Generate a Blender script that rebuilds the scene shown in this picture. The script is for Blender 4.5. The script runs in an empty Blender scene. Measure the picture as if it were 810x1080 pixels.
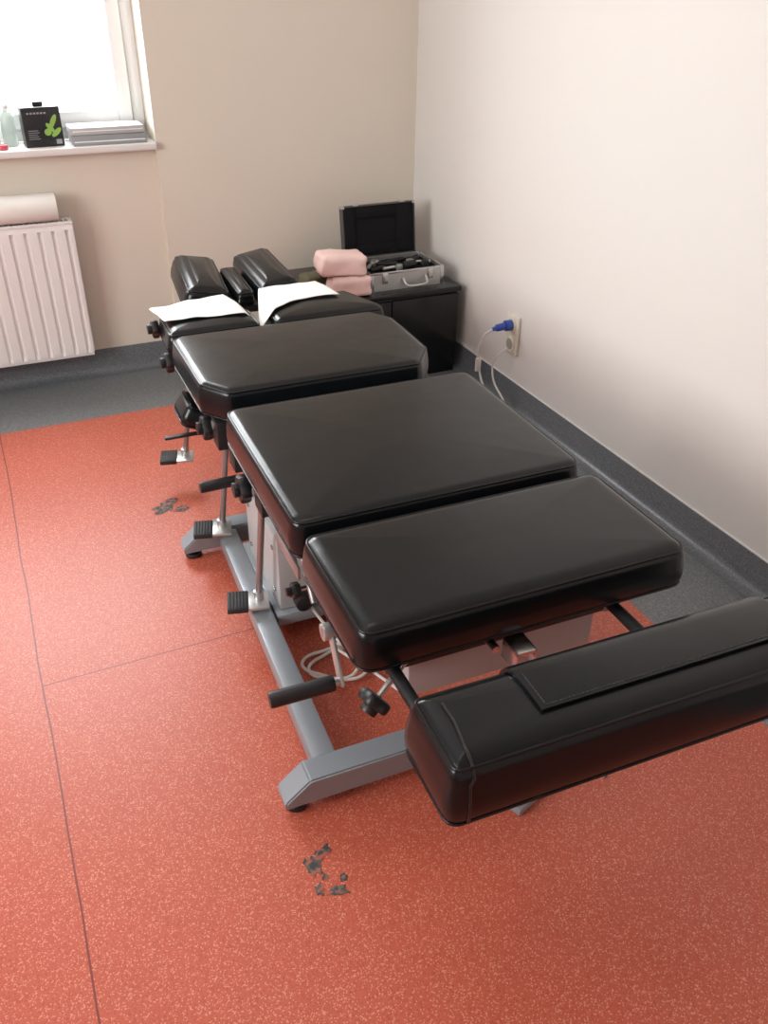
import bpy, bmesh, math, random
from mathutils import Vector, Matrix, noise
random.seed(4)
scene=bpy.context.scene
try:
    scene.view_settings.view_transform='Standard'
except Exception: pass

# ------------------------------------------------------------ materials
def newmat(name):
    m=bpy.data.materials.new(name); m.use_nodes=True
    nt=m.node_tree; b=nt.nodes['Principled BSDF']; return m,nt,b
def mat(name,col,rough=.5,metal=0.,bump=0.,bscale=200.,var=0.,vscale=6.,spec=.5,trans=0.,bump2=0.,b2scale=8.,coat=0.):
    m,nt,b=newmat(name); N=nt.nodes; L=nt.links
    b.inputs['Base Color'].default_value=(*col,1); b.inputs['Roughness'].default_value=rough
    b.inputs['Metallic'].default_value=metal; b.inputs['Specular IOR Level'].default_value=spec
    if trans: b.inputs['Transmission Weight'].default_value=trans
    tc=N.new('ShaderNodeTexCoord')
    if var>0:
        n=N.new('ShaderNodeTexNoise'); n.inputs['Scale'].default_value=vscale; n.inputs['Detail'].default_value=4
        L.new(tc.outputs['Object'],n.inputs['Vector'])
        r=N.new('ShaderNodeMapRange'); r.inputs['To Min'].default_value=1-var; r.inputs['To Max'].default_value=1+var
        L.new(n.outputs['Fac'],r.inputs['Value'])
        h=N.new('ShaderNodeHueSaturation'); h.inputs['Color'].default_value=(*col,1)
        L.new(r.outputs['Result'],h.inputs['Value']); L.new(h.outputs['Color'],b.inputs['Base Color'])
    last=None
    if bump>0:
        n=N.new('ShaderNodeTexVoronoi'); n.inputs['Scale'].default_value=bscale
        L.new(tc.outputs['Object'],n.inputs['Vector'])
        bp=N.new('ShaderNodeBump'); bp.inputs['Strength'].default_value=bump; bp.inputs['Distance'].default_value=.001
        L.new(n.outputs['Distance'],bp.inputs['Height']); last=bp
    if bump2>0:
        n=N.new('ShaderNodeTexNoise'); n.inputs['Scale'].default_value=b2scale; n.inputs['Detail'].default_value=2
        L.new(tc.outputs['Object'],n.inputs['Vector'])
        bp=N.new('ShaderNodeBump'); bp.inputs['Strength'].default_value=bump2; bp.inputs['Distance'].default_value=.01
        L.new(n.outputs['Fac'],bp.inputs['Height'])
        if last: L.new(last.outputs['Normal'],bp.inputs['Normal'])
        last=bp
    if last: L.new(last.outputs['Normal'],b.inputs['Normal'])
    return m
M={}
M['vinyl']=mat('black_vinyl',(.0045,.0060,.0072),.24,bump=.10,bscale=420,bump2=.18,b2scale=8,spec=.38)
M['pipe']=mat('vinyl_piping',(.008,.008,.009),.28)
M['steel']=mat('grey_painted_steel',(.29,.32,.35),.34,.3,var=.05)
M['panel']=mat('light_grey_panel',(.38,.38,.38),.45,var=.04)
M['chrome']=mat('chrome',(.62,.62,.62),.22,1.)
M['rod']=mat('dull_metal_rod',(.36,.36,.36),.35,.8)
M['alu']=mat('aluminium',(.55,.55,.54),.33,.7,var=.06)
M['stitch']=mat('grey_thread',(.05,.05,.05),.7)
M['plastic']=mat('black_plastic',(.010,.010,.011),.42)
M['rubber']=mat('black_rubber',(.02,.02,.021),.6,bump=.6,bscale=160)
M['dark']=mat('dark_metal',(.02,.02,.022),.5,.3)
M['paper']=mat('white_paper',(.86,.84,.80),.8,var=.03)
M['pink']=mat('pink_cloth',(.86,.62,.58),.95,bump=.5,bscale=300,var=.10,vscale=20)
M['olive']=mat('olive_cloth',(.16,.15,.09),.9,var=.1)
M['white']=mat('white_enamel',(.84,.83,.82),.35,var=.02)
M['pvc']=mat('white_pvc',(.86,.88,.88),.35)
M['sill']=mat('sill_white',(.80,.78,.76),.4,var=.03)
M['cable']=mat('white_cable',(.70,.68,.64),.5)
M['blue']=mat('blue_plug',(.03,.08,.38),.4)
M['outlet']=mat('outlet_plastic',(.78,.73,.62),.4)
M['hole']=mat('socket_dark',(.35,.33,.29),.5)
M['cab']=mat('black_cabinet_lacquer',(.005,.005,.006),.22)
M['foam']=mat('charcoal_foam',(.012,.012,.013),.9,bump=.6,bscale=200,spec=.1)
M['lidtrim']=mat('dark_case_trim',(.10,.10,.10),.4,.6)
M['boxblk']=mat('black_carton',(.018,.018,.022),.4)
M['green']=mat('green_print',(.28,.50,.10),.5)
M['greybox']=mat('grey_box',(.30,.32,.33),.45,var=.05)
M['ltbox']=mat('light_box_edge',(.5,.5,.5),.5)
M['bottle']=mat('clear_bottle',(.75,.85,.80),.1,trans=.7)
M['redc']=mat('red_cap',(.6,.08,.12),.4)
M['orange']=mat('orange_plastic',(.45,.07,.03),.4)
# worn floor: dark screed showing through, broken up by remains of the red layer
M['wearA'],nt,b=newmat('floor_wear_grey'); N=nt.nodes; L=nt.links
g=N.new('ShaderNodeNewGeometry'); n=N.new('ShaderNodeTexNoise'); n.inputs['Scale'].default_value=75; n.inputs['Detail'].default_value=5
L.new(g.outputs['Position'],n.inputs['Vector'])
cr=N.new('ShaderNodeValToRGB'); e=cr.color_ramp.elements
e[0].position=.42; e[0].color=(.045,.043,.040,1); e[1].position=.60; e[1].color=(.43,.092,.055,1)
q=cr.color_ramp.elements.new(.53); q.color=(.13,.115,.10,1)
L.new(n.outputs['Fac'],cr.inputs['Fac']); L.new(cr.outputs['Color'],b.inputs['Base Color']); b.inputs['Roughness'].default_value=.65
M['lampm'],nt,b=newmat('lamp_diffuser'); b.inputs['Emission Color'].default_value=(1,.95,.88,1); b.inputs['Emission Strength'].default_value=2.
M['glass'],nt,b=newmat('window_glass')
N=nt.nodes; L=nt.links
tr=N.new('ShaderNodeBsdfTransparent'); gl=N.new('ShaderNodeBsdfGlossy'); gl.inputs['Roughness'].default_value=.02
mx=N.new('ShaderNodeMixShader'); mx.inputs['Fac'].default_value=.06
L.new(tr.outputs[0],mx.inputs[1]); L.new(gl.outputs[0],mx.inputs[2]); L.new(mx.outputs[0],N['Material Output'].inputs['Surface'])

def wallmat(name,col):
    return mat(name,col,.75,bump2=.05,b2scale=30,var=.015,vscale=2.,spec=.3)
M['wallb']=wallmat('wall_paint_cream',(.73,.665,.575))
M['wallr']=wallmat('wall_paint_white',(.74,.715,.68))
M['ceil']=wallmat('ceiling_paint',(.80,.80,.79))

def speckle(nt,vec,base,light,dark,scale,lth,dth):
    N=nt.nodes; L=nt.links
    v=N.new('ShaderNodeTexVoronoi'); v.inputs['Scale'].default_value=scale; v.inputs['Randomness'].default_value=1
    L.new(vec,v.inputs['Vector'])
    sx=N.new('ShaderNodeSeparateColor'); L.new(v.outputs['Color'],sx.inputs['Color'])
    a=N.new('ShaderNodeMath'); a.operation='GREATER_THAN'; a.inputs[1].default_value=lth; L.new(sx.outputs[0],a.inputs[0])
    c=N.new('ShaderNodeMath'); c.operation='LESS_THAN'; c.inputs[1].default_value=dth; L.new(sx.outputs[1],c.inputs[0])
    m1=N.new('ShaderNodeMix'); m1.data_type='RGBA'; m1.inputs['A'].default_value=(*base,1); m1.inputs['B'].default_value=(*dark,1)
    L.new(c.outputs[0],m1.inputs['Factor'])
    m2=N.new('ShaderNodeMix'); m2.data_type='RGBA'; m2.inputs['B'].default_value=(*light,1)
    L.new(a.outputs[0],m2.inputs['Factor']); L.new(m1.outputs['Result'],m2.inputs['A'])
    return m2.outputs['Result']
SEAMX=-.105; CROSSY=1.745; BX=1.43; BY=3.2
def floormat():
    m,nt,b=newmat('speckled_vinyl_floor'); N=nt.nodes; L=nt.links
    g=N.new('ShaderNodeNewGeometry'); pos=g.outputs['Position']
    red=speckle(nt,pos,(.50,.102,.057),(.66,.25,.17),(.42,.076,.044),440,.87,.22)
    gry=speckle(nt,pos,(.165,.178,.185),(.25,.27,.28),(.12,.128,.132),420,.82,.25)
    s=N.new('ShaderNodeSeparateXYZ'); L.new(pos,s.inputs[0])
    def mth(op,a,bv):
        n=N.new('ShaderNodeMath'); n.operation=op
        for i,x in enumerate((a,bv)):
            if isinstance(x,(int,float)): n.inputs[i].default_value=x
            elif x is not None: L.new(x,n.inputs[i])
        return n.outputs[0]
    gx=mth('GREATER_THAN',s.outputs[0],BX); gy=mth('GREATER_THAN',s.outputs[1],BY)
    gm=mth('MAXIMUM',gx,gy)
    nz=N.new('ShaderNodeTexNoise'); nz.inputs['Scale'].default_value=2.; L.new(pos,nz.inputs['Vector'])
    wob=mth('MULTIPLY',mth('SUBTRACT',nz.outputs['Fac'],.5),.02)
    xw=mth('ADD',s.outputs[0],wob); yw=mth('ADD',s.outputs[1],wob)
    s1=mth('LESS_THAN',mth('ABSOLUTE',mth('SUBTRACT',xw,SEAMX),None),.0020)
    s2=mth('LESS_THAN',mth('ABSOLUTE',mth('SUBTRACT',yw,CROSSY),None),.0018)
    s2=mth('MULTIPLY',s2,mth('GREATER_THAN',xw,SEAMX))
    sm=mth('MULTIPLY',mth('MAXIMUM',s1,s2),mth('SUBTRACT',1.,gm))
    mA=N.new('ShaderNodeMix'); mA.data_type='RGBA'; L.new(gm,mA.inputs['Factor']); L.new(red,mA.inputs['A']); L.new(gry,mA.inputs['B'])
    mB=N.new('ShaderNodeMix'); mB.data_type='RGBA'; L.new(sm,mB.inputs['Factor']); L.new(mA.outputs['Result'],mB.inputs['A']); mB.inputs['B'].default_value=(.20,.035,.028,1)
    h=N.new('ShaderNodeHueSaturation'); n2=N.new('ShaderNodeTexNoise'); n2.inputs['Scale'].default_value=1.6; n2.inputs['Detail'].default_value=5
    L.new(pos,n2.inputs['Vector']); r=N.new('ShaderNodeMapRange'); r.inputs['To Min'].default_value=.90; r.inputs['To Max'].default_value=1.10
    L.new(n2.outputs['Fac'],r.inputs['Value']); L.new(r.outputs['Result'],h.inputs['Value']); L.new(mB.outputs['Result'],h.inputs['Color'])
    L.new(h.outputs['Color'],b.inputs['Base Color'])
    b.inputs['Roughness'].default_value=.42
    n3=N.new('ShaderNodeTexNoise'); n3.inputs['Scale'].default_value=220; L.new(pos,n3.inputs['Vector'])
    bp=N.new('ShaderNodeBump'); bp.inputs['Strength'].default_value=.3; bp.inputs['Distance'].default_value=.001
    L.new(n3.outputs['Fac'],bp.inputs['Height']); L.new(bp.outputs['Normal'],b.inputs['Normal'])
    return m
M['floor']=floormat()
m,nt,b=newmat('speckled_vinyl_cove'); g=nt.nodes.new('ShaderNodeNewGeometry')
c=speckle(nt,g.outputs['Position'],(.130,.142,.156),(.20,.215,.23),(.095,.102,.108),420,.82,.25); nt.links.new(c,b.inputs['Base Color']); b.inputs['Roughness'].default_value=.34
M['cove']=m

# ------------------------------------------------------------ helpers
def link(o,parent=None):
    scene.collection.objects.link(o)
    if parent: o.parent=parent
    return o
def empty(name,loc=(0,0,0),rz=0):
    e=bpy.data.objects.new(name,None); e.empty_display_size=.1; e.location=loc; e.rotation_euler=(0,0,rz)
    scene.collection.objects.link(e); return e
def finish(name,bm,m,parent=None,smooth=True,off=(0,0,0),ang=40):
    bmesh.ops.recalc_face_normals(bm,faces=bm.faces)
    bmesh.ops.translate(bm,verts=bm.verts,vec=Vector(off)*-1)
    me=bpy.data.meshes.new(name); bm.to_mesh(me); bm.free()
    me.materials.append(M[m])
    if smooth:
        for p in me.polygons: p.use_smooth=True
        try: me.set_sharp_from_angle(angle=math.radians(ang))
        except Exception: pass
    o=bpy.data.objects.new(name,me); return link(o,parent)
def abox(bm,x0,x1,y0,y1,z0,z1,bev=0,mi=0,seg=2,mtx=None):
    r=bmesh.ops.create_cube(bm,size=1)
    vs=r['verts']
    for v in vs: v.co=Vector(((x0+x1)/2+v.co.x*(x1-x0),(y0+y1)/2+v.co.y*(y1-y0),(z0+z1)/2+v.co.z*(z1-z0)))
    if bev>0:
        es=set(e for v in vs for e in v.link_edges)
        r2=bmesh.ops.bevel(bm,geom=list(es),offset=bev,segments=seg,affect='EDGES',profile=.5)
        vs=list(set(v for f in r2['faces'] for v in f.verts)|set(v for v in vs if v.is_valid))
    if mtx is not None: bmesh.ops.transform(bm,matrix=mtx,verts=[v for v in vs if v.is_valid])
    return vs
def box(name,x0,x1,y0,y1,z0,z1,m,parent=None,bev=.002,off=(0,0,0)):
    bm=bmesh.new(); abox(bm,x0,x1,y0,y1,z0,z1,bev); return finish(name,bm,m,parent,off=off)
def frame_to(p,dirv):
    d=Vector(dirv).normalized(); q=d.to_track_quat('Z','Y'); return Matrix.Translation(p)@q.to_matrix().to_4x4()
def prism(bm,p,dirv,h,rfun,n=28,bev=.15):
    Mx=frame_to(p,dirv); rings=[]
    prof=[(0,1-bev),(.25*bev,1-bev*.3),(bev,1),(1-bev,1),(1-.25*bev,1-bev*.3),(1,1-bev)]
    for (t,s) in prof:
        rings.append([bm.verts.new(Mx@Vector((rfun(2*math.pi*i/n)*s*math.cos(2*math.pi*i/n),rfun(2*math.pi*i/n)*s*math.sin(2*math.pi*i/n),t*h))) for i in range(n)])
    for a,b2 in zip(rings,rings[1:]):
        for i in range(n): bm.faces.new((a[i],a[(i+1)%n],b2[(i+1)%n],b2[i]))
    bm.faces.new(rings[0]); bm.faces.new(rings[-1])
def cyl(bm,a,b2,r,n=20,bev=.03):
    a=Vector(a); b2=Vector(b2); prism(bm,a,b2-a,(b2-a).length,lambda t:r,n,bev)
def tube(bm,pts,r,closed=False,n=10):
    pts=[Vector(p) for p in pts]; k=len(pts); rings=[]
    up=Vector((0,0,1)); prev=None
    for i,p in enumerate(pts):
        if closed: d=(pts[(i+1)%k]-pts[i-1])
        else: d=pts[min(i+1,k-1)]-pts[max(i-1,0)]
        d.normalize()
        if prev is None:
            a=d.cross(up)
            if a.length<1e-3: a=d.cross(Vector((1,0,0)))
        else: a=prev-d*prev.dot(d)
        a.normalize(); prev=a; b2=d.cross(a)
        rings.append([bm.verts.new(p+a*math.cos(2*math.pi*j/n)*r+b2*math.sin(2*math.pi*j/n)*r) for j in range(n)])
    rng=range(k) if closed else range(k-1)
    for i in rng:
        A=rings[i];B=rings[(i+1)%k]
        for j in range(n): bm.faces.new((A[j],A[(j+1)%n],B[(j+1)%n],B[j]))
    if not closed:
        bm.faces.new(rings[0]); bm.faces.new(rings[-1])
def smoothpath(pts,sub=8):
    pts=[Vector(p) for p in pts]; out=[]
    P=[pts[0]]+pts+[pts[-1]]
    for i in range(1,len(P)-2):
        for s in range(sub):
            t=s/sub; a,b2,c,d=P[i-1],P[i],P[i+1],P[i+2]
            out.append(.5*((2*b2)+(c-a)*t+(2*a-5*b2+4*c-d)*t*t+(3*b2-a-3*c+d)*t**3))
    out.append(pts[-1]); return out
def rpoly(pts,r,inset=0,seg=5):
    n=len(pts); P=[Vector(p) for p in pts]; offp=[]
    for i in range(n):
        a,b2,c=P[i-1],P[i],P[(i+1)%n]
        d1=(b2-a).normalized(); d2=(c-b2).normalized()
        n1=Vector((-d1.y,d1.x)); n2=Vector((-d2.y,d2.x))
        den=1+n1.dot(n2); offp.append(b2+(n1+n2)*(inset/den))
    out=[]; rr=max(r-inset,.004)
    for i in range(n):
        a,b2,c=offp[i-1],offp[i],offp[(i+1)%n]
        d1=(b2-a).normalized(); d2=(c-b2).normalized()
        ang=math.acos(max(-1,min(1,d1.dot(d2)))); tl=min(rr*math.tan(ang/2),(b2-a).length*.45,(c-b2).length*.45)
        p0=b2-d1*tl; p1=b2+d2*tl
        for s in range(seg+1):
            t=s/seg; q=p0*(1-t)**2+b2*2*t*(1-t)+p1*t*t; out.append(q)
    return out
def cushion(name,pts,z0,z1,parent,off=(0,0,0),r=.02,rc=.03,crown=.006,mtx=None,piping=True,m='vinyl',belly=.004):
    bm=bmesh.new(); rings=[]
    zm=(z0+z1-r)/2
    prof=[(.012,z0),(.003,z0+.003),(0,z0+.010),(-belly*.8,(z0+.010+zm)/2),(-belly,zm),(-belly*.7,(zm+z1-r)/2),(0,z1-r)]
    for k in range(1,8):
        a=k/7*math.pi/2; prof.append((r-r*math.cos(a),z1-r+r*math.sin(a)))
    for ins,z in prof:
        rings.append([(q.x,q.y,z) for q in rpoly(pts,rc,ins)])
    last=rings[-1]; cx=sum(p[0] for p in last)/len(last); cy=sum(p[1] for p in last)/len(last)
    for s in (.96,.88,.75,.6,.4,.2):
        z=z1+crown*(1-s**2.5)
        rings.append([(cx+(p[0]-cx)*s,cy+(p[1]-cy)*s,z) for p in last])
    V=[[bm.verts.new(p) for p in rg] for rg in rings]; n=len(V[0])
    for a,b2 in zip(V,V[1:]):
        for i in range(n): bm.faces.new((a[i],a[(i+1)%n],b2[(i+1)%n],b2[i]))
    bm.faces.new(V[0]); bm.faces.new(V[-1])
    if piping:
        a=math.radians(40)
        tube(bm,[(q.x,q.y,z1-r+r*math.sin(a)) for q in rpoly(pts,rc,r-r*math.cos(a))],.0032,True,8)
        tube(bm,[(q.x,q.y,z0+.010) for q in rpoly(pts,rc,-.0005)],.0026,True,8)
    if mtx is not None: bmesh.ops.transform(bm,matrix=mtx,verts=bm.verts)
    return finish(name,bm,m,parent,off=off,ang=60)
def rect(x0,x1,y0,y1): return [(x0,y0),(x1,y0),(x1,y1),(x0,y1)]

# ------------------------------------------------------------ room shell
XL,XR,YF,YB,ZC=-1.9,1.80,-1.6,3.61,2.55
box('floor',XL-.1,XR+.1,YF-.1,YB+.3,-.1,0,'floor',bev=0)
box('ceiling',XL-.1,XR+.1,YF-.1,YB+.3,ZC,ZC+.1,'ceil',bev=0)
box('wall_right',XR,XR+.1,YF-.1,YB+.3,0,ZC,'wallr',bev=0)
box('wall_front',XL-.1,XR+.1,YF-.1,YF,0,ZC,'wallr',bev=0)
NX,WL,WB,WT=.68,-.75,.89,2.15
bm=bmesh.new()
abox(bm,NX,XR,YB,YB+.30,0,ZC)
abox(bm,WL,NX,YB+.035,YB+.30,0,WB)
abox(bm,WL,NX,YB,YB+.30,WT,ZC)
abox(bm,XL,WL,YB,YB+.30,0,ZC)
finish('wall_back',bm,'wallb',smooth=False)
bm=bmesh.new(); LY0,LY1,LZ0,LZ1=.3,2.2,.9,2.15
abox(bm,XL-.1,XL,YF,LY0,0,ZC); abox(bm,XL-.1,XL,LY1,YB,0,ZC)
abox(bm,XL-.1,XL,LY0,LY1,0,LZ0); abox(bm,XL-.1,XL,LY0,LY1,LZ1,ZC)
finish('wall_left',bm,'wallr',smooth=False)
def window(name,axis,a0,a1,z0,z1,p,parts=2):
    e=empty(name)
    def B(bm,u0,u1,v0,v1,w0,w1,bev=.004):
        if axis=='y': abox(bm,u0,u1,p+v0,p+v1,w0,w1,bev)
        else: abox(bm,p+v0,p+v1,u0,u1,w0,w1,bev)
    bm=bmesh.new(); w=.045
    B(bm,a0,a0+w,0,.06,z0,z1);B(bm,a1-w,a1,0,.06,z0,z1);B(bm,a0+w,a1-w,0,.06,z0,z0+w);B(bm,a0+w,a1-w,0,.06,z1-w,z1)
    seg=(a1-a0-2*w)/parts
    for i in range(parts):
        s0=a0+w+seg*i; s1=s0+seg; q=.055
        B(bm,s0+.003,s0+q,-.015,.045,z0+w,z1-w);B(bm,s1-q,s1-.003,-.015,.045,z0+w,z1-w)
        B(bm,s0+q,s1-q,-.015,.045,z0+w,z0+w+q);B(bm,s0+q,s1-q,-.015,.045,z1-w-q,z1-w)
    finish('frame',bm,'pvc',e)
    bm=bmesh.new(); B(bm,a0+w,a1-w,.02,.026,z0+w,z1-w,0); finish('glass_pane',bm,'glass',e,smooth=False)
    return e
window('window_1','y',WL,NX,WB+.025,WT,YB+.16)
window('window_2','x',LY0,LY1,LZ0,LZ1,XL-.07)
box('trim_1',WL+.001,NX-.002,YB-.03,YB+.16,WB,WB+.025,'sill',bev=.005)

def cove(name,run,a0,a1,p):
    prof=[(.058,.0005),(.04,.002),(.025,.007),(.014,.018),(.008,.035),(.006,.10),(.004,.104),(0,.104),(0,0)]
    bm=bmesh.new(); R=[]
    for a in (a0,a1):
        R.append([bm.verts.new((a,p-d,z) if run=='x' else (p-d,a,z)) for d,z in prof])
    n=len(prof)
    for i in range(n): bm.faces.new((R[0][i],R[0][(i+1)%n],R[1][(i+1)%n],R[1][i]))
    bm.faces.new(R[0]); bm.faces.new(R[1])
    return finish(name,bm,'cove',ang=60)
cove('baseboard_back','x',NX,XR,YB)
cove('baseboard_back_niche','x',XL,NX,YB+.035)
cove('baseboard_right','y',YF,YB,XR)
box('trim_2',XR-.005,XR,YF,YB,.104,.108,'sill',bev=0)

def patch(bm,cx,cy,sx,sy,n=14,seed=0,rot=0):
    random.seed(seed); vs=[]
    for i in range(n):
        a=2*math.pi*i/n; r=random.uniform(.45,1.15); u=sx*r*math.cos(a); v=sy*r*math.sin(a)
        vs.append(bm.verts.new((cx+u*math.cos(rot)-v*math.sin(rot),cy+u*math.sin(rot)+v*math.cos(rot),.0006+seed*.00002)))
    bm.faces.new(vs)
bm=bmesh.new()
patch(bm,.322,1.005,.018,.032,17,23,.3); patch(bm,.348,1.026,.030,.013,16,25,.5); patch(bm,.318,.955,.011,.016,13,27); patch(bm,.350,.938,.026,.018,16,28,-.3); patch(bm,.370,.960,.010,.012,12,29); patch(bm,.338,.975,.012,.008,12,31)
patch(bm,.35,2.44,.046,.040,17,32); patch(bm,.395,2.41,.030,.022,13,34); patch(bm,.37,2.47,.03,.02,13,36)
patch(bm,.994,.956,.016,.006,9,15,.6)
finish('floor_wear_mark',bm,'wearA',smooth=False)

# ------------------------------------------------------------ treatment table
OC=(.75,1.6,0)
T=empty('treatment_table',OC,math.radians(-1.4))
def tb(name,x0,x1,y0,y1,z0,z1,m,bev=.003): return box(name,x0,x1,y0,y1,z0,z1,m,T,bev,OC)
def tf(name,bm,m,ang=40): return finish(name,bm,m,T,off=OC,ang=ang)
XA,XB=.425,1.078
ZT=.60
cushion('thigh_cushion',rect(XA,XB+.012,.955,1.272),ZT-.095,ZT,T,OC,r=.032,rc=.035,crown=.004)
cushion('lumbar_cushion',rect(XA,XB+.005,1.30,1.845),ZT-.092,ZT+.001,T,OC,r=.022,rc=.035)
thx=[(XA+.035,1.935),(XB-.085,1.935),(XB-.02,2.03),(XB-.015,2.29),(XB-.06,2.37),(XA,2.37),(XA-.025,2.34),(XA-.02,2.015)]
cushion('thorax_cushion',thx,ZT-.092,ZT,T,OC,r=.022,rc=.035)
cushion('shoulder_cushion_left',[(XA-.025,2.395),(.685,2.395),(.685,2.53),(.65,2.61),(XA-.015,2.61)],ZT-.085,ZT-.005,T,OC,r=.032,rc=.025)
cushion('shoulder_cushion_right',[(.725,2.395),(1.085,2.395),(1.085,2.45),(1.03,2.61),(.77,2.61),(.725,2.53)],ZT-.085,ZT-.005,T,OC,r=.032,rc=.025)
def headm(cx,cy,cz,roll,pitch,yaw=0):
    return Matrix.Translation((cx,cy,cz))@Matrix.Rotation(yaw,4,'Z')@Matrix.Rotation(pitch,4,'X')@Matrix.Rotation(roll,4,'Y')
cushion('head_cushion_left',rect(-.08,.075,-.18,.18),-.09,0,T,OC,r=.045,rc=.035,crown=.008,mtx=headm(.628,2.95,.600,math.radians(9),math.radians(4),math.radians(-4)))
cushion('head_cushion_right',rect(-.07,.08,-.18,.18),-.09,0,T,OC,r=.045,rc=.035,crown=.008,mtx=headm(.842,2.95,.597,math.radians(-9),math.radians(4),math.radians(2)))
cushion('face_bridge_cushion',rect(-.032,.032,-.15,.12),-.05,0,T,OC,r=.028,rc=.02,crown=.004,mtx=headm(.736,2.92,.575,0,math.radians(3)))
# foot cushion
ZF=ZT-.012
FM=Matrix.Translation((.795,.736,0))@Matrix.Rotation(math.radians(-.8),4,'Z')
cushion('foot_cushion',rect(-.352,.385,-.080,.082),ZF-.125,ZF,T,OC,r=.038,rc=.022,crown=.003,mtx=FM,belly=.006)
bm=bmesh.new()
prof=[(-.030,ZF+.0035),(-.030,ZF+.0085)]
prof+=[(-.02,ZF+.0095),(.02,ZF+.0095),(.047,ZF+.008)]
for k in range(1,7):
    a=k/6*math.pi/2; prof.append((.047+.047*math.sin(a),ZF-.038+.046*math.cos(a)))
prof+=[(.096,ZF-.09),(.091,ZF-.09),(.091,ZF-.04)]
for k in range(5,0,-1):
    a=k/6*math.pi/2; prof.append((.047+.041*math.sin(a),ZF-.038+.040*math.cos(a)))
prof+=[(.047,ZF+.0025),(0,ZF+.0045)]
R=[]
for x in (-.186,-.181,.30,.305):
    s=.0 if x in (-.181,.30) else .0012
    R.append([bm.verts.new((x,y,z-s)) for y,z in prof])
n=len(prof)
for a,b2 in zip(R,R[1:]):
    for i in range(n): bm.faces.new((a[i],a[(i+1)%n],b2[(i+1)%n],b2[i]))
bm.faces.new(R[0]); bm.faces.new(R[-1])
bmesh.ops.transform(bm,matrix=FM,verts=bm.verts); tf('foot_cushion_flap',bm,'vinyl')
bm=bmesh.new()
for i in range(61):
    x=-.176+i*.0077
    cyl(bm,FM@Vector((x,-.024,ZF+.0096)),FM@Vector((x+.0045,-.024,ZF+.0096)),.0009,6)
for i in range(9):
    y=-.02+i*.0075
    cyl(bm,FM@Vector((-.176,y,ZF+.0096)),FM@Vector((-.176,y+.0045,ZF+.0096)),.0009,6)
tf('flap_stitches',bm,'stitch')
bm=bmesh.new()
pts=[(-.325,-.0858,ZF-.11),(-.325,-.0865,ZF-.07),(-.325,-.0810,ZF-.038)]
for k in range(1,7):
    a=k/6*math.pi/2; pts.append((-.318,-.042-.0385*math.cos(a),ZF-.038+.0385*math.sin(a)))
pts+=[(-.312,0,ZF+.0025),(-.312,.04,ZF+.001)]
tube(bm,[FM@Vector(p) for p in pts],.0024,False,8); tf('foot_cushion_seam',bm,'pipe')

for nm,y0,y1 in (('thigh',.985,1.25),('lumbar',1.33,1.82),('thorax',2.0,2.33),('shoulder',2.41,2.58)):
    tb(nm+'_board',XA+.03,XB-.03,y0,y1,ZT-.112,ZT-.09,'dark')
tb('head_board',.58,.90,2.78,3.12,.49,.512,'dark')
tb('head_support_left',.63,.66,2.5,2.9,.465,.49,'steel'); tb('head_support_right',.84,.87,2.5,2.9,.465,.49,'steel')
for x in (.50,.965):
    tb('side_frame',x,x+.035,1.02,2.62,.43,.488,'dark' if x<.6 else 'steel')
for y in (1.02,1.45,1.80,2.10,2.55):
    tb('cross_frame',.535,.965,y,y+.035,.435,.485,'dark')
bm=bmesh.new(); cyl(bm,(.497,.74,.475),(.497,1.06,.475),.012); cyl(bm,(.955,.74,.475),(.955,1.06,.475),.012)
tf('foot_extension_bars',bm,'dark')
tb('foot_bar_bracket',.47,1.0,.71,.765,.448,.463,'dark')
bm=bmesh.new(); abox(bm,.70,.74,.915,.965,.490,.498,.001); abox(bm,.70,.704,.915,.965,.455,.498,.001); abox(bm,.736,.74,.915,.965,.455,.498,.001); cyl(bm,(.68,.95,.487),(.68,1.06,.487),.008)
tf('foot_release_bracket',bm,'chrome')
tb('front_motor_housing',.555,.965,1.045,1.36,.33,.488,'panel',.006)
bm=bmesh.new(); abox(bm,.49,.99,1.68,1.98,.085,.30,.006); abox(bm,.52,.96,1.71,1.95,.30,.435,.005)
tf('lift_column',bm,'panel')
bm=bmesh.new()
for (y,z) in ((1.72,.13),(1.72,.26),(1.94,.13),(1.94,.26)): cyl(bm,(.491,y,z),(.486,y,z),.007,12)
for (x,z) in ((.52,.13),(.52,.26),(.60,.26),(.60,.13)): cyl(bm,(x,1.681,z),(x,1.675,z),.007,12)
tf('housing_screws',bm,'chrome')
tb('lift_base_plate',.475,1.01,1.66,2.02,.05,.085,'steel',.004)
bm=bmesh.new(); cyl(bm,(.66,1.34,.38),(.66,1.66,.16),.022); cyl(bm,(.66,1.5,.27),(.66,1.66,.16),.034); cyl(bm,(.545,1.645,.115),(.545,1.68,.115),.022); tf('lift_actuator',bm,'dark')
def bar(bm,a,b2,w,z0,z1,bev=.005):
    a=Vector((*a,0)); b2=Vector((*b2,0)); d=b2-a; L_=d.length
    mt=Matrix.Translation(a)@Matrix.Rotation(math.atan2(d.y,d.x),4,'Z')
    abox(bm,0,L_,-w/2,w/2,z0,z1,bev,mtx=mt)
bm=bmesh.new()
bar(bm,(.430,1.16),(.455,2.10),.052,.038,.088); bar(bm,(1.045,1.16),(1.045,2.10),.052,.038,.088)
tf('base_rails',bm,'steel')
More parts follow.
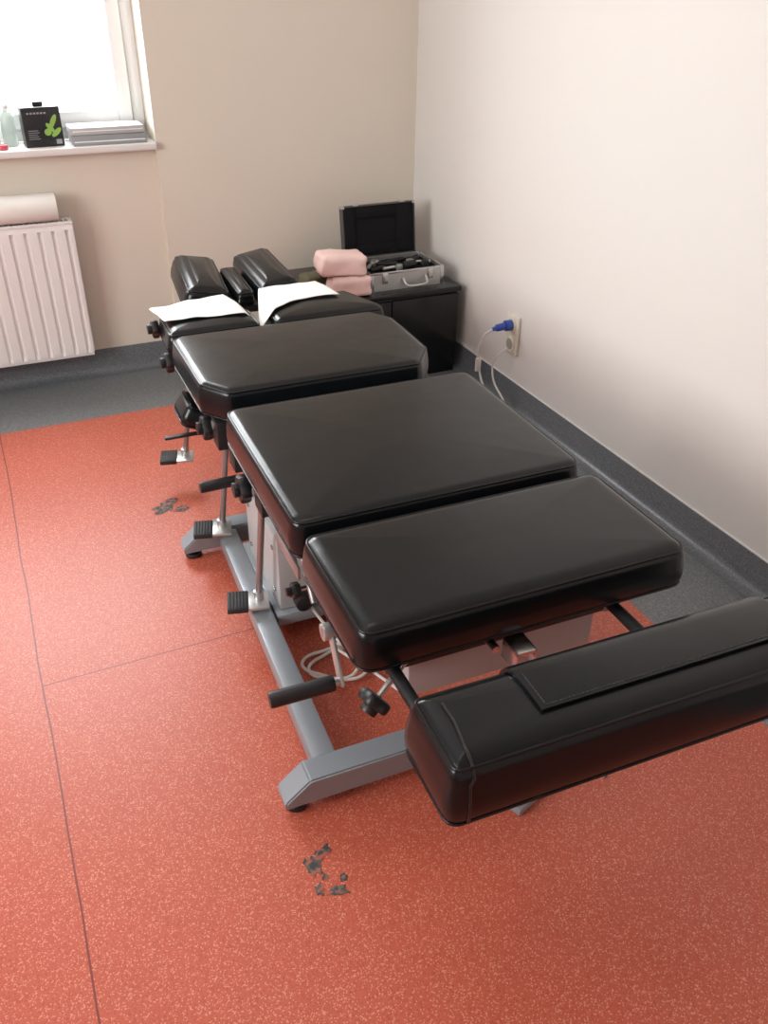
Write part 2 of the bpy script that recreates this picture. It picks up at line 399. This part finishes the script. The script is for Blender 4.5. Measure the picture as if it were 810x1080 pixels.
def crossbar(name,y,x0=.325,x1=1.175,w=.062):
    side=[(x0,.025),(x0,.045),(x0+.055,.092),(x1-.055,.092),(x1,.045),(x1,.025),(x1-.06,.030),(x0+.06,.030)]
    bm=bmesh.new(); A=[bm.verts.new((x,y-w/2,z)) for x,z in side]; B2=[bm.verts.new((x,y+w/2,z)) for x,z in side]; n=len(side)
    for i in range(n): bm.faces.new((A[i],A[(i+1)%n],B2[(i+1)%n],B2[i]))
    bm.faces.new(A); bm.faces.new(B2)
    bmesh.ops.bevel(bm,geom=bm.edges[:],offset=.004,segments=2,affect='EDGES')
    tf(name,bm,'steel')
    bm=bmesh.new()
    for x in (x0+.03,x1-.03):
        cyl(bm,(x,y,.0),(x,y,.013),.024,24,.2); cyl(bm,(x,y,.012),(x,y,.032),.009,12,.05)
    tf(name+'_levelling_feet',bm,'dark')
crossbar('front_crossbar',1.152); crossbar('rear_crossbar',2.135)

def pedal(i,px,py,tx,ty,tz):
    z=.105; rz=math.radians(-14)
    Mp=Matrix.Translation((px,py,z))@Matrix.Rotation(rz,4,'Z')
    bm=bmesh.new(); cyl(bm,(px+.022,py,z+.008),(tx,ty,tz),.0088,14); tf('pedal_rod_%d'%i,bm,'rod')
    bm=bmesh.new(); abox(bm,-.012,.048,-.036,.036,0,.008,.002,mtx=Mp); cyl(bm,(px+.022,py,z+.004),(px+.022,py,z+.032),.0135,16); tf('pedal_plate_%d'%i,bm,'alu')
    bm=bmesh.new(); abox(bm,-.060,-.006,-.038,.038,-.004,.012,.003,mtx=Mp)
    for k in range(6): abox(bm,-.055+k*.008,-.051+k*.008,-.034,.034,.012,.0135,.0005,mtx=Mp)
    tf('pedal_rubber_%d'%i,bm,'rubber')
pedal(1,.422,1.718,.46,1.665,.46); pedal(2,.417,2.085,.46,2.0,.46); pedal(3,.410,2.555,.46,2.45,.46)
def knob(name,p,d,R=.026,h=.022,lob=5,shaft=.04):
    bm=bmesh.new(); p=Vector(p); d=Vector(d).normalized()
    prism(bm,p,d,h,lambda t:R*(1+.10*math.cos(lob*t)),40,.25)
    cyl(bm,p+d*(h*.9),p+d*(h+.012),R*.55,18)
    tf(name,bm,'plastic')
    bm=bmesh.new(); cyl(bm,p-d*shaft,p+d*.001,.006,12); tf(name+'_shaft',bm,'chrome')
knob('knob_1',(.44,1.70,.458),(-1,0,0),.033,.028); knob('knob_2',(.435,2.06,.45),(-1,0,0),.032,.028)
knob('knob_3',(.41,2.42,.500),(-1,0,0),.029,.024); knob('knob_4',(.405,2.59,.545),(-1,0,0),.027,.022)
knob('knob_5',(.465,.972,.436),(-.75,-.25,-.6),.029,.022,5,.080)
knob('knob_6',(.47,1.43,.34),(-1,0,0),.018,.02)
bm=bmesh.new(); prism(bm,Vector((.422,1.082,.386)),Vector((-1,.03,-.02)),.122,lambda t:.0155,24,.08); tf('crank_grip',bm,'plastic')
bm=bmesh.new(); cyl(bm,(.439,1.082,.386),(.419,1.082,.386),.008,14)
bar_m=frame_to((.436,1.082,.382),(0,.052,.085)); abox(bm,-.004,.004,-.012,.012,-.008,.100,.003,mtx=bar_m)
cyl(bm,(.42,1.135,.465),(.52,1.135,.465),.010,14); cyl(bm,(.420,1.135,.465),(.444,1.135,.465),.017,18)
tf('crank_arm',bm,'alu')
bm=bmesh.new(); prism(bm,Vector((.468,1.935,.345)),Vector((-1,.0,-.02)),.105,lambda t:.0150,20,.08)
tf('lever_grip_1',bm,'plastic')
bm=bmesh.new(); cyl(bm,(.46,1.935,.345),(.53,1.935,.345),.007); cyl(bm,(.525,1.935,.34),(.525,1.935,.46),.009); tf('lever_arm_1',bm,'rod')
bm=bmesh.new(); abox(bm,.335,.47,2.265,2.28,.325,.333,.002); cyl(bm,(.46,2.27,.33),(.48,2.28,.46),.008); tf('lever_arm_2',bm,'dark')
cushion('folded_arm_rest',rect(-.085,.085,-.065,.065),-.04,.035,T,OC,r=.024,rc=.025,mtx=Matrix.Translation((.478,2.32,.365))@Matrix.Rotation(math.radians(24),4,'Y'))
tb('latch_block_1',.43,.50,1.97,2.03,.42,.50,'dark'); tb('latch_block_2',.44,.50,1.60,1.66,.43,.50,'dark'); tb('latch_block_3',.42,.50,2.38,2.44,.46,.51,'dark'); tb('latch_block_4',.44,.50,1.84,1.90,.42,.50,'dark')
bm=bmesh.new()
cyl(bm,(.46,1.36,.47),(.46,1.30,.40),.007); cyl(bm,(.455,1.45,.46),(.48,1.50,.36),.008); cyl(bm,(.425,2.0,.485),(.47,2.0,.485),.012); cyl(bm,(.43,1.63,.485),(.47,1.63,.485),.010)
abox(bm,.446,.452,1.36,1.52,.42,.45,.001)
tf('link_pins',bm,'rod')
bm=bmesh.new(); P=[]
for i in range(46):
    a=i/46*2*math.pi*2.3; r=.066+.010*math.sin(i*.9)
    P.append((.565+r*math.cos(a)+i*.0006,1.525+r*.9*math.sin(a)-i*.0006,.006+.0009*(i%23)))
P=[(.56,1.67,.10),(.60,1.63,.03)]+P+[(.66,1.45,.006),(.72,1.30,.006),(.79,1.12,.006)]
tube(bm,smoothpath(P,3),.0042,False,8); tf('power_cable',bm,'cable')

# foot switch on the floor
FS=empty('foot_switch',(.790,.985,0),math.radians(20))
bm=bmesh.new(); abox(bm,-.045,.045,-.032,.032,0,.022,.005); finish('switch_base',bm,'steel',FS)
bm=bmesh.new(); abox(bm,-.038,-.012,-.026,.026,.021,.032,.004); finish('switch_button_red',bm,'orange',FS)
bm=bmesh.new(); abox(bm,-.006,.038,-.026,.026,.021,.032,.004); finish('switch_button_grey',bm,'dark',FS)

# ------------------------------------------------------------ paper sheets
def sheet(name,c00,c10,c11,c01,zf,bow=0,nx=30,ny=22):
    bm=bmesh.new(); V=[]
    for j in range(ny+1):
        row=[]
        for i in range(nx+1):
            u=i/nx; v=j/ny
            p=Vector(c00)*(1-u)*(1-v)+Vector(c10)*u*(1-v)+Vector(c11)*u*v+Vector(c01)*(1-u)*v
            p.y+=bow*math.sin(math.pi*u)*(1-v)
            z=zf(p.x,p.y,u,v)+.005*noise.noise(Vector((p.x*16,p.y*16,3)))+.004
            row.append(bm.verts.new((p.x,p.y,z)))
        V.append(row)
    for j in range(ny):
        for i in range(nx): bm.faces.new((V[j][i],V[j][i+1],V[j+1][i+1],V[j+1][i]))
    o=finish(name,bm,'paper',ang=180)
    s=o.modifiers.new('thick','SOLIDIFY'); s.thickness=.0012; s.offset=1
    return o
def zl(x,y,u,v):
    z=.601
    if x<.42: z-=.35*(.42-x)
    if y<2.41: z-=.9*(2.41-y)
    if x>.67: z-=.8*(x-.67)
    return z
sheet('paper_sheet',(.43,2.485),(.688,2.465),(.655,2.66),(.41,2.61),zl)
def zr(x,y,u,v):
    z=.601
    if x<.765: z-=.75*(.765-x)
    if y<2.41: z-=.9*(2.41-y)
    if y>2.62: z-=.12*(y-2.62)
    return z
sheet('paper_sheet.001',(.698,2.42),(1.0,2.515),(.985,2.70),(.785,2.70),zr,.045)

# ------------------------------------------------------------ low cabinet + case
C=empty('low_cabinet')
CX0,CX1,CY0,CY1,CZ=1.12,1.765,3.060,3.545,.38
box('carcass',CX0+.012,CX1-.012,CY0+.014,CY1,.0,CZ-.022,'cab',C,.003)
box('top_board',CX0,CX1,CY0,CY1,CZ-.022,CZ,'cab',C,.004)
mid=(CX0+CX1)/2
box('door_left',CX0+.016,mid-.002,CY0-.002,CY0+.014,.03,CZ-.028,'cab',C,.003)
box('door_right',mid+.002,CX1-.016,CY0-.002,CY0+.014,.03,CZ-.028,'cab',C,.003)
K=empty('open_instrument_case')
kx0,kx1,ky0,ky1,kz0,kz1=1.375,1.705,3.12,3.34,CZ,CZ+.075
def tray(name,x0,x1,y0,y1,z0,z1,t,m,parent,mtx=None):
    bm=bmesh.new()
    abox(bm,x0,x1,y0,y1,z0,z0+t,0,mtx=mtx); abox(bm,x0,x1,y0,y0+t,z0+t,z1,0,mtx=mtx); abox(bm,x0,x1,y1-t,y1,z0+t,z1,0,mtx=mtx)
    abox(bm,x0,x0+t,y0+t,y1-t,z0+t,z1,0,mtx=mtx); abox(bm,x1-t,x1,y0+t,y1-t,z0+t,z1,0,mtx=mtx)
    return finish(name,bm,m,parent,smooth=False)
tray('case_base',kx0,kx1,ky0,ky1,kz0,kz1,.006,'alu',K)
box('base_foam',kx0+.006,kx1-.006,ky0+.006,ky1-.006,kz0+.006,kz1-.016,'foam',K,.001)
bm=bmesh.new()
for x in (kx0,kx1-.014):
    for y in (ky0-.0015,ky1-.0125): abox(bm,x-.0015,x+.0155,y,y+.014,kz0,kz1+.001,.001)
abox(bm,kx0,kx1,ky0-.002,ky0,kz1-.008,kz1+.001,.0005)
for x in (kx0+.05,kx1-.075): abox(bm,x,x+.025,ky0-.006,ky0,kz0+.03,kz1-.002,.002)
finish('case_corners_and_latches',bm,'chrome',K)
bm=bmesh.new(); hx=(kx0+kx1)/2+.03
tube(bm,smoothpath([(hx-.05,ky0-.003,kz0+.045),(hx-.05,ky0-.02,kz0+.03),(hx-.035,ky0-.03,kz0+.018),(hx+.035,ky0-.03,kz0+.018),(hx+.05,ky0-.02,kz0+.03),(hx+.05,ky0-.003,kz0+.045)],6),.005,False,10)
finish('case_handle',bm,'alu',K)
LL=Matrix.Translation((0,ky1+.004,kz1))@Matrix.Rotation(math.radians(82),4,'X')
LX0,LX1=kx0-.020,kx1-.018
tray('case_lid',LX0,LX1,0,.210,-.030,0,.005,'lidtrim',K,LL)
bm=bmesh.new(); abox(bm,LX0+.005,LX1-.005,.005,.205,-.025,-.012,.002,mtx=LL)
for (a0,a1,b0,b1) in ((LX0+.006,LX0+.06,.006,.204),(LX1-.085,LX1-.006,.006,.204),(LX0+.06,LX1-.085,.006,.05),(LX0+.06,LX1-.085,.158,.204)):
    abox(bm,a0,a1,b0,b1,-.013,-.003,.003,mtx=LL)
finish('lid_foam',bm,'foam',K)
bm=bmesh.new()
for x in (LX0+.05,LX1-.07): abox(bm,x,x+.022,.209,.215,-.02,.004,.001,mtx=LL)
for x in (LX0-.001,LX1-.011):
    abox(bm,x,x+.012,.200,.211,-.031,.001,.001,mtx=LL)
finish('lid_latches',bm,'alu',K)
bm=bmesh.new()
for (x,y,l,r,a) in ((1.44,3.20,.07,.010,.2),(1.50,3.24,.09,.012,-.4),(1.58,3.19,.06,.016,.1),(1.63,3.26,.08,.012,.6),(1.56,3.29,.08,.009,0),(1.65,3.18,.03,.018,1.2)):
    d=Vector((math.cos(a),math.sin(a),.03))*l/2; c=Vector((x,y,kz1-.016+r*.9)); cyl(bm,c-d,c+d,r,16,.15)
finish('instruments',bm,'dark',K)
bm=bmesh.new()
for (x,y,r) in ((1.46,3.27,.02),(1.60,3.225,.017),(1.53,3.18,.014)): cyl(bm,(x,y,kz1-.017),(x,y,kz1+.008),r,18,.1)
for (x,y,a) in ((1.42,3.24,.9),(1.66,3.22,-.3),(1.49,3.19,.1)):
    d=Vector((math.cos(a),math.sin(a),.02))*.03; c=Vector((x,y,kz1-.006)); cyl(bm,c-d,c+d,.007,12,.15)
finish('instrument_heads',bm,'alu',K)
def softblock(name,cx,cy,cz,sx,sy,sz,m,rz=0,ry=0,parent=None):
    bm=bmesh.new(); abox(bm,-sx/2,sx/2,-sy/2,sy/2,-sz/2,sz/2,min(sz*.25,.018),seg=4)
    bmesh.ops.subdivide_edges(bm,edges=[e for e in bm.edges if e.calc_length()>.03],cuts=5,use_grid_fill=True)
    for v in bm.verts: v.co+=Vector(v.co).normalized()*.010*noise.noise(v.co*24+Vector((cx*9,cz*7,0)))
    mt=Matrix.Translation((cx,cy,cz))@Matrix.Rotation(rz,4,'Z')@Matrix.Rotation(ry,4,'Y')
    bmesh.ops.transform(bm,matrix=mt,verts=bm.verts); return finish(name,bm,m,parent,ang=80)
softblock('folded_pink_towel',1.280,3.125,CZ+.041,.170,.10,.076,'pink',.0)
softblock('folded_pink_towel.001',1.262,3.165,CZ+.122,.190,.13,.080,'pink',-.10,.06)
softblock('folded_olive_cloth',1.185,3.27,CZ+.03,.10,.10,.055,'olive',.2)

# ------------------------------------------------------------ wall outlet
O=empty('wall_outlet')
oy=2.695
box('outlet_plate',XR-.012,XR,oy-.042,oy+.042,.215,.37,'outlet',O,.004)
for i,z in enumerate((.254,.331)):
    bm=bmesh.new(); prism(bm,Vector((XR-.0135,oy,z)),Vector((-1,0,0)),.004,lambda t:.030,28,.1)
    finish('socket_ring_%d'%i,bm,'outlet',O)
    bm=bmesh.new(); cyl(bm,(XR-.0176,oy,z),(XR-.0186,oy,z),.022,24)
    finish('socket_recess_%d'%i,bm,'hole',O)
bm=bmesh.new(); z=.331
cyl(bm,(XR-.0186,oy,z),(XR-.045,oy,z),.021,20,.1); cyl(bm,(XR-.044,oy,z),(XR-.085,oy,z-.004),.014,18,.2); cyl(bm,(XR-.083,oy,z-.004),(XR-.10,oy,z-.006),.008,14,.2)
finish('blue_plug',bm,'blue',O)
bm=bmesh.new()
tube(bm,smoothpath([(XR-.10,oy,z-.006),(XR-.13,oy+.01,z-.03),(XR-.14,oy+.03,z-.10),(XR-.13,oy+.03,z-.17),(XR-.12,oy,z-.24),(XR-.10,oy-.07,.05),(XR-.10,oy-.13,.012),(XR-.18,oy-.2,.005),(XR-.40,oy-.35,.005),(XR-.8,oy-.55,.005)],8),.0042,False,8)
finish('plug_cable',bm,'cable',O)
bm=bmesh.new()
tube(bm,smoothpath([(XR-.012,oy+.01,.235),(XR-.045,oy+.03,.20),(XR-.055,oy+.05,.15),(XR-.06,oy+.02,.09),(XR-.06,oy-.05,.05),(XR-.07,oy-.12,.02),(XR-.09,oy-.2,.008)],8),.0038,False,8)
abox(bm,XR-.150,XR-.126,oy+.02,oy+.03,.15,.205,.003)
finish('cable_tag',bm,'cable',O)

# ------------------------------------------------------------ radiator
Rr=empty('panel_radiator')
rx0,rx1,ry0,ry1,rz0,rz1=-.78,.315,3.535,3.60,.125,.665
bm=bmesh.new(); pitch=.05
prof=[(rx0+.004,0)]; x=rx0+.012
while x<rx1-.03:
    prof+=[(x,0),(x+.006,.010),(x+.013,.010),(x+.019,0)]; x+=pitch
prof.append((rx1-.004,0))
zs=[(rz0,.004),(rz0+.012,0),(rz0+.03,0),(rz1-.045,0),(rz1-.03,0),(rz1-.012,.004)]
V=[]
for k,(z,q) in enumerate(zs):
    flat=0 if k in (0,1,4,5) else 1
    V.append([bm.verts.new((px_,ry0+q+d*flat,z)) for px_,d in prof])
for a,b2 in zip(V,V[1:]):
    for i in range(len(prof)-1): bm.faces.new((a[i],a[i+1],b2[i+1],b2[i]))
finish('front_panel',bm,'white',Rr,ang=25)
box('back_panel',rx0+.01,rx1-.01,ry1-.012,ry1,rz0+.01,rz1-.02,'white',Rr)
box('side_cover_right',rx1-.006,rx1,ry0+.001,ry1,rz0+.015,rz1,'white',Rr,.002); box('side_cover_left',rx0,rx0+.006,ry0+.001,ry1,rz0+.015,rz1,'white',Rr,.002)
bm=bmesh.new(); abox(bm,rx0,rx1,ry0-.001,ry0+.008,rz1-.012,rz1,.002); abox(bm,rx0,rx1,ry1-.006,ry1,rz1-.01,rz1,.001)
x=rx0+.02
while x<rx1-.01: abox(bm,x,x+.006,ry0+.006,ry1-.005,rz1-.006,rz1-.002,0); x+=.018
finish('top_grille',bm,'white',Rr)
bm=bmesh.new()
for x in (rx0+.2,rx1-.2): abox(bm,x,x+.03,ry1,YB+.035,rz0+.1,rz1-.08,0)
finish('wall_brackets',bm,'white',Rr)
bm=bmesh.new(); n=40
def ring(r,x): return [bm.verts.new((x,3.568+r*math.cos(2*math.pi*i/n),rz1+.051+r*math.sin(2*math.pi*i/n))) for i in range(n)]
ra=[ring(.018,-.32),ring(.050,-.32),ring(.051,-.318),ring(.051,.268),ring(.050,.27),ring(.018,.27)]
for a,b2 in zip(ra,ra[1:]+ra[:1]):
    for i in range(n): bm.faces.new((a[i],a[(i+1)%n],b2[(i+1)%n],b2[i]))
finish('couch_paper_roll',bm,'paper')

# ------------------------------------------------------------ things on the sill
SZ=WB+.025
B=empty('black_product_box',(.278,3.66,SZ),math.radians(6))
box('carton',-.068,.068,-.03,.03,0,.135,'boxblk',B,.002)
bm=bmesh.new(); abox(bm,-.018,.018,-.004,.004,.135,.15,.002); finish('hang_tab',bm,'boxblk',B)
bm=bmesh.new()
def disc(cx,cz,rx,rz,rot,y=-.0305,n=24):
    vs=[]
    for i in range(n):
        a=2*math.pi*i/n; u=rx*math.cos(a); v=rz*math.sin(a)
        vs.append(bm.verts.new((cx+u*math.cos(rot)-v*math.sin(rot),y,cz+u*math.sin(rot)+v*math.cos(rot))))
    bm.faces.new(vs)
disc(.038,.085,.009,.026,-.5); disc(.015,.050,.013,.012,.2,-.0308); disc(.045,.048,.009,.022,-.9,-.0311); disc(.025,.065,.008,.020,.7,-.0313)
finish('green_print',bm,'green',B)
bm=bmesh.new()
for i in range(6): abox(bm,-.05+i*.012,-.042+i*.012,-.0306,-.030,.112,.118,0)
for i in range(5): abox(bm,-.055,-.015-.004*(i%3),-.0306,-.030,.028+i*.007,.030+i*.007,0)
abox(bm,.040,.060,-.0306,-.030,.008,.024,0)
finish('white_print',bm,'greybox',B,smooth=False)
G=empty('stacked_flat_boxes')
box('box_lower',.375,.648,3.60,3.74,SZ,SZ+.035,'greybox',G,.003)
box('box_upper',.372,.642,3.605,3.735,SZ+.036,SZ+.062,'ltbox',G,.003)
bm=bmesh.new(); abox(bm,.380,.640,3.5985,3.6005,SZ+.012,SZ+.016,0); abox(bm,.380,.636,3.6035,3.6055,SZ+.048,SZ+.051,0); finish('lid_lines',bm,'pvc',G)
def bottle(name,x,y,h,r,capm):
    e=empty(name,(x,y,SZ)); bm=bmesh.new(); n=24; R=[]
    for rr,z in ((r*.9,0),(r,.004),(r,h*.7),(r*.8,h*.8),(r*.35,h*.85),(r*.35,h*.9)):
        R.append([bm.verts.new((rr*math.cos(2*math.pi*i/n),rr*math.sin(2*math.pi*i/n),z)) for i in range(n)])
    for a,b2 in zip(R,R[1:]):
        for i in range(n): bm.faces.new((a[i],a[(i+1)%n],b2[(i+1)%n],b2[i]))
    bm.faces.new(R[0]); bm.faces.new(R[-1]); finish('bottle_body',bm,'bottle',e)
    bm=bmesh.new(); cyl(bm,(0,0,h*.9),(0,0,h),r*.5,18); finish('bottle_cap',bm,capm,e)
bottle('plastic_bottle',.165,3.70,.14,.026,'pvc'); bottle('plastic_bottle.001',.10,3.68,.11,.028,'redc')
bm=bmesh.new(); prism(bm,Vector((.13,3.62,SZ)),Vector((0,0,1)),.018,lambda t:.018,20,.2); finish('red_jar',bm,'redc')

CL=empty('ceiling_lamp')
box('lamp_housing',-.3,.9,1.0,1.3,ZC-.06,ZC,'pvc',CL,.004); box('lamp_diffuser',-.28,.88,1.02,1.28,ZC-.066,ZC-.058,'lampm',CL,.002)

# ------------------------------------------------------------ lights
def area(name,loc,tgt,sx,sy,power,col,spread=180):
    l=bpy.data.lights.new(name,'AREA'); l.shape='RECTANGLE'; l.size=sx; l.size_y=sy; l.energy=power; l.color=col; l.spread=math.radians(spread)
    o=bpy.data.objects.new(name,l); o.location=loc; o.rotation_euler=(Vector(tgt)-Vector(loc)).to_track_quat('-Z','Y').to_euler(); scene.collection.objects.link(o)
area('daylight_back_window',(-.03,4.05,1.75),(.3,1.0,.2),1.5,1.5,105,(.95,.98,1.0))
area('daylight_left_window',(-2.2,1.25,1.75),(1.5,2.5,1.0),1.8,1.4,76,(1.0,.985,.96),140)
area('lamp_light',(.3,1.15,ZC-.075),(.3,1.15,0),1.1,.25,2,(1.0,.95,.88))
w=bpy.data.worlds.new('World'); scene.world=w; w.use_nodes=True
w.node_tree.nodes['Background'].inputs['Color'].default_value=(.95,.98,1,1); w.node_tree.nodes['Background'].inputs['Strength'].default_value=2.5

# ------------------------------------------------------------ camera
cam=bpy.data.cameras.new('camera'); co=bpy.data.objects.new('camera',cam); scene.collection.objects.link(co)
dn=Vector((-20,1420,905)).normalized(); yy=Vector((-490,-(20*490+905*905)/1420,905)).normalized(); zz=-dn; xx=yy.cross(zz)
Rm=Matrix(((xx.x,-xx.y,-xx.z),(yy.x,-yy.y,-yy.z),(zz.x,-zz.y,-zz.z)))
co.matrix_world=Matrix.Translation((0,0,1.5))@Rm.to_4x4()
cam.sensor_fit='VERTICAL'; cam.sensor_height=36; cam.sensor_width=27; cam.lens=905/1080*36
cam.clip_start=.05
scene.camera=co
